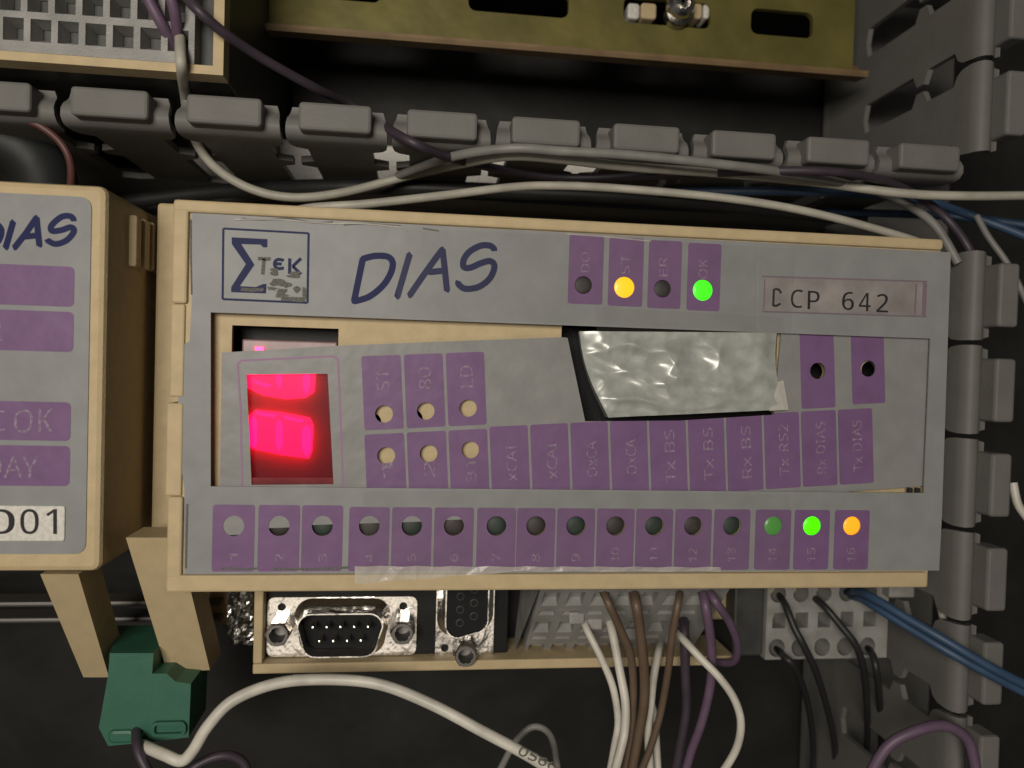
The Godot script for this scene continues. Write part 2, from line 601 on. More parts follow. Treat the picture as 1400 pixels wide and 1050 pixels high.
# ---------------------------------------------------------------- yellow bracket with screw
func mounting_bracket() -> void:
	var z := -44.0
	var y0 := flat(700, 66, z).y
	var x0 := flat(300, 40, z).x
	var x1 := flat(1166, 90, z).x
	var t := thing("mounting_bracket", "yellow passivated steel bracket with a folded lower lip above the wire duct", "bracket", Vector3((x0 + x1) / 2, y0, z))
	var s := Shape.new()
	var holes := []
	for p in [[640, -8, 778, 14], [852, 5, 972, 30], [1026, 18, 1112, 46], [420, -14, 520, -4]]:
		var a := flat(p[0], p[3], z)
		var b := flat(p[2], p[1], z)
		holes.append(Shape.rrect(a.x, a.y, b.x, b.y, 1.8))
	s.film(PackedVector2Array([Vector2(x0, y0 + 1.2), Vector2(x1, y0 + 1.2), Vector2(x1, y0 + 60), Vector2(x0, y0 + 60)]), holes, z - 1.5, z)
	part(t, "sheet", s, mats.gold)
	s = Shape.new()
	# rounded fold and a lip that stands forward, then its cut edge
	s.xf = Transform3D(Basis(Vector3(0, 0, -1), Vector3.UP, Vector3.RIGHT), Vector3(0, 0, 0))
	var prof := PackedVector2Array([Vector2(-z + 1.5, y0 + 3.0), Vector2(-z + 1.5, y0 - 1.0), Vector2(-z - 3.4, y0 - 1.6), Vector2(-z - 3.8, y0 - 0.9), Vector2(-z - 3.8, y0 - 0.2), Vector2(-z - 0.4, y0 + 0.5), Vector2(-z - 0.1, y0 + 1.2)])
	prof.reverse()
	s.cap(prof, x0)
	s.cap(prof, x1 + 2.0)
	if Geometry2D.is_polygon_clockwise(prof):
		prof.reverse()
	s.ring(prof, x0, prof, x1 + 2.0)
	part(t, "lip", s, mats.gold_edge)
	# what shows in the middle slot
	var c := flat(924, 12, z)
	var sc := thing("cross_screw", "shiny cross head screw in the slot of the yellow bracket", "screw", Vector3(c.x, c.y, z))
	s = Shape.new()
	s.xf = Transform3D(Basis(), Vector3(c.x, c.y - 2.0, z))
	s.lathe([Vector2(3.2, 0.0), Vector2(3.2, 2.2), Vector2(3.0, 2.5), Vector2(0.0, 2.5)], 24)
	part(sc, "collar", s, mats.steel)
	s = Shape.new()
	s.xf = Transform3D(Basis(), Vector3(c.x, c.y - 0.6, z + 2.4))
	s.lathe([Vector2(3.4, 0.0), Vector2(3.5, 1.2), Vector2(3.2, 2.2), Vector2(2.4, 2.9), Vector2(1.8, 3.0), Vector2(1.3, 1.6), Vector2(0.0, 1.2)], 24, true)
	var head := part(sc, "head", s, mats.chrome)
	s = Shape.new()
	for k in 4:
		var d := Vector2.from_angle(0.5 + k * PI / 2)
		var e := d.orthogonal()
		var q := Vector2(c.x, c.y - 0.6)
		var p := PackedVector2Array([q + e * 0.45, q - e * 0.45, q + d * 1.6 - e * 0.25, q + d * 1.6 + e * 0.25])
		s.cap(p, z + 5.3)
	part(head, "cross_slot", s, mats.plug_dark)
	# spacer bushings in the slot, either side of the screw
	for k in [[856, 873, "white_strip"], [874, 896, "beige"], [946, 958, "beige"], [959, 968, "white_strip"]]:
		s = Shape.new()
		var a := flat(k[0], 28, z - 2)
		var b := flat(k[1], 8, z - 2)
		s.rbox(a.x, a.y, b.x, b.y, 0.8, z - 6, z - 0.6, 0.5)
		part(sc, "spacer", s, mats[k[2]])

# ---------------------------------------------------------------- left neighbour
func field(parent: Node3D, x0: float, y0: float, x1: float, y1: float, z: float, holes: Array = [], r := 0.5) -> MeshInstance3D:
	var s := Shape.new()
	s.film(Shape.rrect(x0, y0, x1, y1, r, 3), holes, z - 0.02, z + 0.05)
	return part(parent, "printed_field", s, mats.purple)

func neighbour_module() -> void:
	var xr := -83.3
	var yt := flat(149, 254).y
	var yb := flat(135, 782).y
	var t := thing("input_module", "beige module with purple fields and a white 001 strip, cut off beside the control module", "module", Vector3(xr, yb, -30))
	var s := Shape.new()
	s.rbox(-160, yb, xr, yt, 1.6, -58, 0.0, 1.0)
	part(t, "housing", s, mats.beige)
	var lx := flat(122, 500).x
	var ly := flat(122, 270).y
	var lb := flat(112, 757).y
	s = Shape.new()
	s.film(Shape.rrect(-155, lb, lx, ly, 1.8), [], 0.0, 0.25)
	var film := part(t, "front_label", s, mats.film_grey)
	for f in [[103, 363, 418], [102, 425, 480], [98, 549, 602], [97, 609, 664]]:
		field(film, -152, flat(50, f[2]).y, flat(f[0], f[1]).x, flat(50, f[1]).y, 0.27, [], 0.8)
	s = Shape.new()
	var a := flat(90, 739)
	var b := flat(91, 691)
	s.rbox(-140, a.y, a.x, b.y, 0.4, 0.2, 0.6, 0.15)
	var strip := part(t, "number_strip", s, mats.white_strip)
	s = Shape.new()
	for q in [["0", -20, 20], ["0", 28, 53], ["1", 63, 78]]:
		letters(s, q[0], at(q[1], 730, 0.6), at(q[2], 730, 0.6), at(q[1], 696, 0.6))
	part(strip, "lettering", s, mats.black_ink)
	s = Shape.new()
	letters(s, "DC", at(-32, 589, 0.32), at(8, 589, 0.32), at(-32, 561, 0.32), false, 0.03)
	letters(s, "OK", at(19, 592, 0.32), at(72, 590, 0.32), at(20, 560, 0.32), false, 0.03)
	letters(s, "DAY", at(-20, 653, 0.32), at(52, 653, 0.32), at(-19, 624, 0.32), false, 0.03)
	letters(s, "ER", at(-28, 466, 0.32), at(4, 466, 0.32), at(-28, 442, 0.32), false, 0.03)
	part(film, "lettering", s, mats.print_pale)
	s = Shape.new()
	for line in [[[19, 304], [9, 339]], [[51, 298], [36, 320], [21, 339]], [[51, 298], [55, 336]], [[35, 324], [54, 322]], [[102, 301], [97, 296], [85, 297], [72, 308], [72, 316], [85, 315], [98, 311], [102, 317], [92, 329], [77, 334], [66, 329]], [[-14, 304], [-4, 306], [3, 315], [0, 328], [-10, 338], [-22, 342]]]:
		s.stroke(smooth2(flats(line)), 1.0, 0.22, 0.29 + rng.randf() * 0.02)
	part(film, "lettering", s, mats.navy)
	# ventilation ribs on its right side
	for k in 4:
		s = Shape.new()
		var p := at(193 + k * 9.5, 292 + k * 5, -9 - k * 4.6)
		s.rbox(xr - 0.5, p.y - 9.5, xr + 1.3, p.y, 0.5, -13.0 - k * 4.6, -10.6 - k * 4.6, 0.3)
		part(t, "vent_rib", s, mats.beige)
	# slanting foot below the housing
	s = Shape.new()
	foot(s, [[55, 785], [107, 785]], [[114, 926], [149, 926]], -1.0, -17.0)
	part(t, "foot", s, mats.beige)

# a slanting strip from a pair of pixels at depth za down to another pair at depth zb, 5 mm thick
func foot(s: Shape, a: Array, b: Array, za: float, zb: float) -> void:
	var p := [at(a[0][0], a[0][1], za), at(a[1][0], a[1][1], za), at(b[1][0], b[1][1], zb), at(b[0][0], b[0][1], zb)]
	var d := Vector3(0, 0, -9)
	s.quad(p[3], p[2], p[1], p[0])
	s.quad(p[0] + d, p[1] + d, p[2] + d, p[3] + d)
	for k in 4:
		var j := (k + 1) % 4
		s.quad(p[k], p[j], p[j] + d, p[k] + d)

func smooth2(p: PackedVector2Array) -> PackedVector2Array:
	if p.size() < 4:
		return p
	var pts := []
	for q in p:
		pts.append(Vector3(q.x, q.y, 0))
	var out := PackedVector2Array()
	for q in Shape.spline(pts, 4):
		out.append(Vector2(q.x, q.y))
	return out

# ---------------------------------------------------------------- the control module
const ROW := [320.0, 382.0, 441.0, 505.0, 563.0, 620.5, 678.5, 732.5, 787.0, 841.0, 894.0, 947.0, 1000.0, 1056.0, 1109.0, 1163.5]

func lens(parent: Node3D, c: Vector2, r: float, z: float, m: Material, dome := 0.5) -> void:
	var s := Shape.new()
	s.xf = Transform3D(Basis(), Vector3(c.x, c.y, z))
	s.lathe([Vector2(r, -1.5), Vector2(r, 0.0), Vector2(r * 0.92, dome * 0.35), Vector2(r * 0.7, dome * 0.7), Vector2(r * 0.4, dome * 0.92), Vector2(0, dome)], 22, true)
	part(parent, "indicator_light", s, m)

func control_module() -> void:
	var xl := -72.2
	var xr := flat(1277, 560).x
	var yt := 56.15
	var yb := -11.7
	# window in the front
	var wx0 := flat(288, 560).x
	var wx1 := flat(1267, 560).x
	var wy0 := flat(780, 669).y
	var wy1 := flat(780, 446).y
	wx0 -= 1.2
	wx1 += 1.4
	wy0 -= 1.0
	wy1 += 3.2
	var window := PackedVector2Array([Vector2(wx0, wy0), Vector2(wx1, wy0), Vector2(wx1, wy1), Vector2(wx0, wy1)])
	var t := thing("control_module", "beige control module with glowing red display, purple fields and lit round indicators", "module", Vector3(0, yb, -30))
	var led_at := []
	for px in ROW:
		led_at.append(flat(px, 718.5))
	var top_led := [flat(797, 390), flat(853, 393), flat(905, 395), flat(960, 397)]

	# housing: front frame with its window, rims, and the body behind
	var s := Shape.new()
	var led_holes := []
	var lab_left := -69.4
	for c in led_at + top_led:
		led_holes.append(Shape.disc(c, 1.95, 16))
	var notch_y := flat(240, 546).y
	var frame_line := PackedVector2Array([Vector2(xr, yt), Vector2(xl, yt), Vector2(xl, notch_y + 0.5), Vector2(lab_left + 0.9, notch_y + 0.5), Vector2(lab_left + 0.9, notch_y - 0.6), Vector2(xl, notch_y - 0.6), Vector2(xl, yb), Vector2(xr, yb)])
	s.film(frame_line, [window] + led_holes, -7.0, 0.0)
	part(t, "front_frame", s, mats.beige)
	var lab_t := 54.05
	var lab_b := -8.7
	var lab_l := -69.4
	s = Shape.new()
	s.rbox(xl, lab_t, xr, yt, 0.7, -6.0, 0.9, 0.4)
	part(t, "rim", s, mats.beige)
	s = Shape.new()
	s.rbox(xl, yb, xr - 0.4, lab_b, 0.7, -6.0, 0.9, 0.4)
	part(t, "rim", s, mats.beige)
	var y1 := flat(240, 415).y
	var y2 := flat(240, 546).y
	var y3 := flat(240, 678).y
	s = Shape.new()
	s.rbox(xl, y1, lab_l - 0.25, lab_t + 0.6, 0.5, -6.0, 0.9, 0.4)
	part(t, "rim", s, mats.beige)
	s = Shape.new()
	s.rbox(xl - 0.1, y2 + 0.5, lab_l - 0.6, y1 - 0.08, 0.3, -6.0, 0.55, 0.3)
	part(t, "rim", s, mats.beige)
	s = Shape.new()
	s.rbox(xl - 0.5, y3 + 0.08, lab_l - 0.6, y2 - 0.6, 0.3, -6.0, 0.55, 0.3)
	part(t, "rim", s, mats.beige)
	s = Shape.new()
	s.rbox(xl, lab_b - 0.6, lab_l - 0.25, y3, 0.5, -6.0, 0.9, 0.4)
	part(t, "rim", s, mats.beige)
	# shell behind the front frame
	s = Shape.new()
	s.rbox(xl + 5.0, yb + 0.5, xr - 0.6, yt - 0.5, 1.5, -26.0, -12.0, 0.2)
	part(t, "shell", s, mats.beige)
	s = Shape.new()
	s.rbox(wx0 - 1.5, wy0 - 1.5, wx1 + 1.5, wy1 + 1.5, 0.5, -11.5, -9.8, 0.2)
	part(t, "dark_backing", s, mats.plate_black)  # black backing, its colour stands in for shade inside the openings
	s = Shape.new()
	s.rbox(-81.5, -30.0, 69.0, 57.5, 1.5, -72.0, -36.0, 1.0)
	part(t, "rear_body", s, mats.beige)
	s = Shape.new()
	var wing := at(205, 276, -20.0)
	s.rbox(-81.6, -6.0, -73.0, wing.y, 0.8, -36.5, -20.0, 0.6)
	part(t, "side_wing", s, mats.beige)
	s = Shape.new()
	foot(s, [[172, 735], [243, 735]], [[229, 920], [287, 916]], 1.0 - 4.0, -19.0)
	part(t, "foot", s, mats.beige)

	# recessed panel behind the window, with openings for display, key and switches
	var zp := -2.4
	var o1 := flat(312, 700, zp)
	var o2 := flat(463, 449.5, zp)
	var q1 := flat(764, 579, zp)
	var q2 := flat(1063, 451, zp)
	var openings := [PackedVector2Array([Vector2(o1.x, wy0 - 0.5), Vector2(o2.x, wy0 - 0.5), o2, Vector2(o1.x, o2.y)]), PackedVector2Array([q1, Vector2(q2.x, q1.y), q2, Vector2(q1.x, q2.y)])]
	for p in [[508, 577], [565, 573], [1117, 508], [1189, 506]]:
		openings.append(Shape.disc(flat(p[0], p[1], zp), 1.75, 16))
	s = Shape.new()
	s.film(PackedVector2Array([Vector2(wx0 - 1.0, wy0 - 1.0), Vector2(wx1 + 1.0, wy0 - 1.0), Vector2(wx1 + 1.0, wy1 + 1.0), Vector2(wx0 - 1.0, wy1 + 1.0)]), openings, -3.6, zp)
	part(t, "recessed_panel", s, mats.beige)

	# grey front label, a frame of film that overhangs the right side
	var label_edge := flats([[262, 291], [262, 415], [259, 466], [247, 474], [241, 484], [244, 560], [248, 640], [252, 668], [252, 785]], 0.3)
	var outer := PackedVector2Array(label_edge)
	outer.append_array(flats([[640, 783.5], [1284, 780], [1288, 700], [1294, 520], [1300, 345], [760, 317]], 0.3))
	var label_holes := [flats([[288, 427], [1272, 463], [1263, 674], [288, 665]], 0.3)]
	var hole_disc := []
	for i in 16:
		hole_disc.append(Shape.disc(led_at[i], 1.82, 18))
	var top_disc := []
	for i in 4:
		top_disc.append(Shape.disc(top_led[i], 1.95 if i % 2 else 1.65, 18))
	s = Shape.new()
	s.film(outer, label_holes + hole_disc + top_disc, 0.02, 0.3)
	var film := part(t, "front_label", s, mats.film_grey)
	# printed fields along the bottom
	var fy1 := flat(700, 694).y
	var fy0 := -8.2
	for i in 16:
		var c: Vector2 = led_at[i]
		var half := 3.56
		field(film, c.x - half, fy0, c.x + half, fy1 + (0.25 if i < 3 else 0.0), 0.33, [hole_disc[i]], 0.45)
	for i in 4:
		var px: float = [775.5, 830.0, 884.0, 937.5][i]
		var pw: float = [50.0, 50.0, 48.0, 48.0][i]
		var a := flat(px, 415 + i * 3.0)
		var b := flat(px + pw, 323 + i * 3.8)
		field(film, a.x, a.y, b.x, b.y, 0.33, [top_disc[i]], 0.45)
	# numbers, reading upwards
	s = Shape.new()
	for i in 16:
		var px: float = ROW[i]
		var w := 5.5
		var hgt := 11.0 if i < 9 else 19.0
		letters(s, str(i + 1), at(px + w, 768, 0.37), at(px + w, 768 - hgt, 0.37), at(px - w, 768, 0.37), false, 0.03)
	var top_words := ["DO", "ST", "ER", "OK"]
	for i in 4:
		var px: float = [800.0, 855.0, 907.0, 961.0][i]
		letters(s, top_words[i], at(px + 6, 372 + i * 3, 0.37), at(px + 6, 345 + i * 3, 0.37), at(px - 6, 372 + i * 3, 0.37), false, 0.03)
	part(film, "lettering", s, mats.print_pale)
	# the indicators
	for i in 16:
		var m: Material = mats.lens_off_green if i % 2 == 0 else mats.lens_off
		if i == 14:
			m = mats.led_green
		elif i == 15:
			m = mats.led_orange
		elif i == 13:
			m = mats.led_green_dim
		lens(t, led_at[i], 1.8, 0.0 if i > 12 else -0.5, m)
	for i in 4:
		lens(t, top_led[i], 1.93 if i % 2 else 1.63, 0.05, [mats.lens_off, mats.led_amber, mats.lens_off, mats.led_green_top][i], 0.35)
	# slipped backing behind the first holes of the bottom row
	for i in 6:
		s = Shape.new()
		var c: Vector2 = led_at[i]
		var low: float = [-1.6, -0.35, 0.2, 0.45, 0.7, 1.1][i]
		s.film(PackedVector2Array([c + Vector2(-2.4, low - 0.1), c + Vector2(2.4, low + 0.1), c + Vector2(2.4, 2.4), c + Vector2(-2.4, 2.4)]), [], 0.16, 0.22)
		part(film, "slipped_backing", s, mats.card_grey)

	brand_print(film)

	# type strip at the right
	s = Shape.new()
	s.film(flats([[1042, 425], [1266, 432], [1268, 385], [1043, 378]], 0.3), [], 0.3, 0.42)
	var strip := part(t, "type_strip", s, mats.strip_grey)
	s = Shape.new()
	for e in [[1042, 1267, 378, 385, 2.0], [1042, 1266, 426, 433, 1.2]]:
		s.stroke(flats([[e[0], e[2]], [e[1], e[3]]], 0.3), e[4] * 0.14, 0.36, 0.5)
	s.stroke(flats([[1252, 388], [1250, 430]], 0.3), 0.35, 0.36, 0.5)
	s.stroke(flats([[1264, 388], [1262, 430]], 0.3), 0.9, 0.36, 0.5)
	s.stroke(flats([[1045, 382], [1044, 422]], 0.3), 0.25, 0.36, 0.5)
	part(strip, "strip_edge", s, mats.strip_edge)
	s = Shape.new()
	for q in [["C", 1081, 1097, 395.5], ["P", 1104, 1120, 397.5], ["6", 1151, 1167, 398.5], ["4", 1174, 1190, 400], ["2", 1198, 1214, 401.5]]:
		letters(s, q[0], at(q[1], q[3] + 25, 0.44), at(q[2], q[3] + 25.7, 0.44), at(q[1] + 0.6, q[3], 0.44))
	for line in [[[1058, 395], [1057, 418]], [[1059, 395], [1065, 396], [1068, 401]], [[1057, 418], [1062, 418], [1067, 415]]]:
		s.stroke(flats(line, 0.44), 0.42, 0.42, 0.49)
	part(strip, "lettering", s, mats.black_ink)

	insert_card(t, wy0)
	display(t, wy0)
	memory_cover(t)
	tapes(t)

	# connector bay below the front
	var zb := -24.0
	var a := flat(345, 922, zb + 3.0)
	var b := flat(358, 908, zb + 3.0)
	var bx := flat(1005, 900, zb + 3.0).x
	s = Shape.new()
	s.rbox(a.x, a.y, bx, b.y, 0.3, -36.5, zb + 3.0, 0.3)
	part(t, "bay_lip", s, mats.beige)
	s = Shape.new()
	s.rbox(a.x, b.y + 0.02, b.x, -9.0, 0.3, -36.5, zb + 2.9, 0.3)
	part(t, "bay_lip", s, mats.beige)
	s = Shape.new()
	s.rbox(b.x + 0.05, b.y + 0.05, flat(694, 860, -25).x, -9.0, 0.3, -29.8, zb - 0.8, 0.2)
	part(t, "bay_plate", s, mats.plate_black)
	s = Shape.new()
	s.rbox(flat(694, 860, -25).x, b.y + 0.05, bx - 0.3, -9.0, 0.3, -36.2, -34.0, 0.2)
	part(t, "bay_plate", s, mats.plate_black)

func brand_print(film: Node3D) -> void:
	var z := 0.3
	var s := Shape.new()
	s.film(flats([[307, 314], [420, 320], [419, 413], [306, 407]], z), [], z, z + 0.04)
	var badge := part(film, "badge", s, mats.logo_grey)
	s = Shape.new()
	var box := flats([[305.5, 312.5], [422, 319], [420.5, 414], [304.5, 409], [305.5, 312.5]], z)
	for k in 4:
		s.stroke(PackedVector2Array([box[k], box[k + 1]]), 0.36, z + 0.02 + k * 0.004, z + 0.09 + k * 0.004)
	var sig := []
	for p in [[468, 298], [663, 308], [662, 353], [640, 353], [625, 338], [520, 335], [592, 448], [512, 565], [600, 570], [640, 553], [658, 553], [655, 605], [465, 598], [465, 570], [545, 445], [468, 335]]:
		sig.append([200 + p[0] / 4.0, 250 + p[1] / 4.0])
	var pol := flats(sig, z)
	s.film(pol, [], z + 0.02, z + 0.1)
	for line in [[[785, 414], [784, 498]], [[846, 414], [800, 458]], [[803, 458], [846, 500]], [[752, 424], [722, 419], [704, 432], [704, 455], [722, 469], [752, 466]], [[712, 443], [740, 444]]]:
		var pts := []
		for p in line:
			pts.append([200 + p[0] / 4.0, 250 + p[1] / 4.0])
		s.stroke(smooth2(flats(pts, z)), 0.55, z + 0.02, z + 0.1)
	part(badge, "emblem", s, mats.navy)
	s = Shape.new()
	for line in [[[612, 414], [678, 417]], [[645, 417], [637, 500]], [[520, 582], [580, 586], [640, 584]]]:
		var pts := []
		for p in line:
			pts.append([200 + p[0] / 4.0, 250 + p[1] / 4.0])
		s.stroke(smooth2(flats(pts, z)), 0.6, z + 0.05, z + 0.13)
	# worn patches over the lower right corner of the emblem
	for w in [[702, 492, 30, 18], [722, 545, 46, 26], [745, 592, 34, 20], [688, 578, 34, 12], [806, 510, 46, 13], [828, 584, 24, 20], [848, 640, 34, 16], [775, 634, 60, 14], [740, 615, 44, 18], [700, 474, 26, 9], [812, 490, 40, 9], [770, 560, 28, 16], [868, 600, 14, 40]]:
		var poly := PackedVector2Array()
		for k in 11:
			var a := TAU * k / 11.0
			var rr := rng.randf_range(0.6, 1.15)
			poly.append(flat(200 + (w[0] + cos(a) * w[2] * rr) / 4.0, 250 + (w[1] - sin(a) * w[3] * rr) / 4.0, z))
		s.film(poly, [], z + 0.08, z + 0.12 + rng.randf() * 0.02)
	part(badge, "worn_print", s, mats.wear)
	s = Shape.new()
	for line in [[[496, 354], [484, 412]], [[496, 354], [512, 350], [530, 351], [537, 360], [533, 376], [522, 392], [504, 406], [484, 412]], [[560, 348], [543, 406]], [[605, 341], [595, 354], [575, 382], [560, 404]], [[605, 341], [608, 367], [611, 397]], [[587, 372], [608, 370]],
		[[676, 341], [670, 336], [657, 336], [642, 344], [634, 355], [634, 365], [643, 366], [657, 360], [670, 357], [676, 364], [670, 380], [655, 392], [637, 395], [628, 390], [626, 386]]]:
		s.stroke(smooth2(flats(line, z)), 1.12, z, z + 0.06 + 0.003 * line.size())
	part(film, "lettering", s, mats.navy)

func insert_card(t: Node3D, _wy0: float) -> void:
	var z := -0.9
	var poly := flats([[303, 482], [464, 472.5], [600, 467], [768, 461], [776, 462], [800, 576], [930, 575], [1058, 567], [1068, 455], [1075, 438], [1275, 440], [1270, 664], [1175, 671], [1100, 677], [300, 690]], z)
	var holes := [flats([[337, 512], [448, 511], [456, 662], [344, 663]], z)]
	var dots := []
	for p in [[525, 566], [582, 562], [640, 558], [528, 623], [586, 620], [643, 615], [1118, 507], [1187, 504]]:
		var d := Shape.disc(flat(p[0], p[1], z), 1.6, 18)
		holes.append(d)
		dots.append(d)
	var s := Shape.new()
	s.film(poly, holes, z - 0.25, z)
	var card := part(t, "insert_card", s, mats.card_grey)
	# printed fields, tilted with the card
	var o := flat(497, 592, z)
	var u := Vector2.from_angle(deg_to_rad(3.9))
	var w := u.orthogonal() * -1.0
	if w.y < 0.0:
		w = -w
	var fields := []
	for i in 13:
		fields.append([i * 7.53 + 0.12, -14.6, i * 7.53 + 7.2, 0.0 if i > 2 else -0.3])
	for i in 3:
		fields.append([i * 7.53 + 0.2, 0.45, i * 7.53 + 7.2, 13.8])
	fields.append([11 * 7.53 + 0.3, 0.5, 11 * 7.53 + 7.2, 16.0])
	fields.append([12 * 7.53 + 3.2, 0.9, 12 * 7.53 + 10.0, 16.0])
	var body := Shape.new()
	var lines := Shape.new()
	for f in fields:
		var rect := Shape.rrect(f[0], f[1], f[2], f[3], 0.4, 2)
		var p := PackedVector2Array()
		for q in rect:
			p.append(o + u * q.x + w * q.y)
		# the field ends where the card ends
		for piece in Geometry2D.intersect_polygons(p, poly):
			var own := []
			for d in dots:
				if Geometry2D.intersect_polygons(d, piece).size():
					own.append(d)
			var fs := Shape.new()
			fs.film(piece, own, z, z + 0.06)
			part(card, "printed_field", fs, mats.purple)
	# outline around the display window
	lines.stroke(flats([[331, 668], [329, 560], [325, 498], [330, 493], [455, 487], [462, 491], [465, 560], [469, 668]], z), 0.32, z, z + 0.05)
	part(card, "window_outline", lines, mats.purple_line)
	var words := ["1", "2", "31", "xCAI", "xCAI", "OxCA", "OxCA", "Tx BS", "Tx BS", "Rx BS", "Tx RS2", "Rx DIAS", "Tx DIAS"]
	for i in 13:
		var len := 3.0 if i < 2 else (3.6 if i == 2 else (6.6 if i < 7 else 10.0))
		var v0 := -8.6 if i < 2 else -9.8 if i == 2 else (-10.2 if i < 7 else -12.2)
		var base := o + u * (i * 7.53 + 4.9) + w * v0
		var e1 := base + w * len
		var e2 := base - u * 1.9
		letters(body, words[i], Vector3(base.x, base.y, z + 0.07), Vector3(e1.x, e1.y, z + 0.07), Vector3(e2.x, e2.y, z + 0.07), false, 0.03)
	var upper := ["ST", "80", "LD"]
	for i in 3:
		var base := o + u * (i * 7.53 + 5.0) + w * 7.4
		var e1 := base + w * 4.0
		var e2 := base - u * 2.3
		letters(body, upper[i], Vector3(base.x, base.y, z + 0.07), Vector3(e1.x, e1.y, z + 0.07), Vector3(e2.x, e2.y, z + 0.07), false, 0.03)
	part(card, "lettering", body, mats.print_pale)
	# bare edges of the card show pale against its fields at the lower right
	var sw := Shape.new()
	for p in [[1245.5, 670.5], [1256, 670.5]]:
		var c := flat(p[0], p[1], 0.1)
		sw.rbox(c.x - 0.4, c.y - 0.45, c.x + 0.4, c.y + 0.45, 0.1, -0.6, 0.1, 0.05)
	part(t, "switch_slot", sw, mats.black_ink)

func display(t: Node3D, wy0: float) -> void:
	var z := -5.0
	var s := Shape.new()
	var a := flat(326, 700, -3.0)
	var b := flat(441, 467, -3.0)
	s.rbox(a.x, wy0 - 2.0, b.x + 2.6, b.y, 0.3, -9.5, -3.0, 0.3)
	# the body of the display is a shallow tray: front rails and a face between them
	var d := part(t, "digit_display", s, mats.display_case)
	s = Shape.new()
	var fa := flat(333, 690, -2.9)
	var fb := flat(462, 505, -2.9)
	s.rbox(fa.x, wy0 - 1.9, fb.x, fb.y, 0.2, -3.2, -2.85, 0.1)
	part(d, "display_face", s, mats.display_face)
	z = -2.8
	s = Shape.new()
	for p in [[[338, 508], [432, 508], [430, 536], [418, 544], [392, 546], [360, 541], [338, 530]], [[338, 570], [350, 560], [384, 563], [424, 571], [429, 582], [427, 616], [423, 627], [384, 622], [346, 614], [338, 606]]]:
		s.film(flats(p, z), [], z - 0.05, z + 0.1)
	part(d, "lit_segment", s, mats.segment)
	s = Shape.new()
	for p in [[[378, 512], [386, 512], [386, 524], [382, 532], [378, 524]], [[414, 512], [424, 512], [424, 530], [419, 541], [414, 530]], [[341, 574], [347, 568], [352, 576], [352, 606], [347, 613], [341, 606]], [[377, 582], [382, 572], [387, 582], [387, 608], [382, 618], [377, 608]], [[413, 588], [419, 580], [426, 588], [426, 614], [420, 625], [413, 614]], [[350, 562], [380, 567], [374, 571], [352, 567]], [[386, 568], [417, 574], [412, 578], [390, 573]], [[345, 518], [374, 527], [366, 530], [348, 524]], [[349, 474], [361, 475], [361, 481], [349, 480]]]:
		s.film(flats(p, z), [], z, z + 0.2)
	part(d, "lit_segment", s, mats.segment_core)
	s = Shape.new()
	s.film(flats([[335, 653], [460, 653], [460, 675], [335, 675]], -1.4), [], -1.9, -1.4)
	part(d, "window_ledge", s, mats.display_case)
	# red filter of the window
	s = Shape.new()
	s.film(flats([[330, 505], [456, 503], [463, 672], [336, 672]], -1.25), [], -1.35, -1.25)
	part(t, "red_filter", s, mats.red_filter)

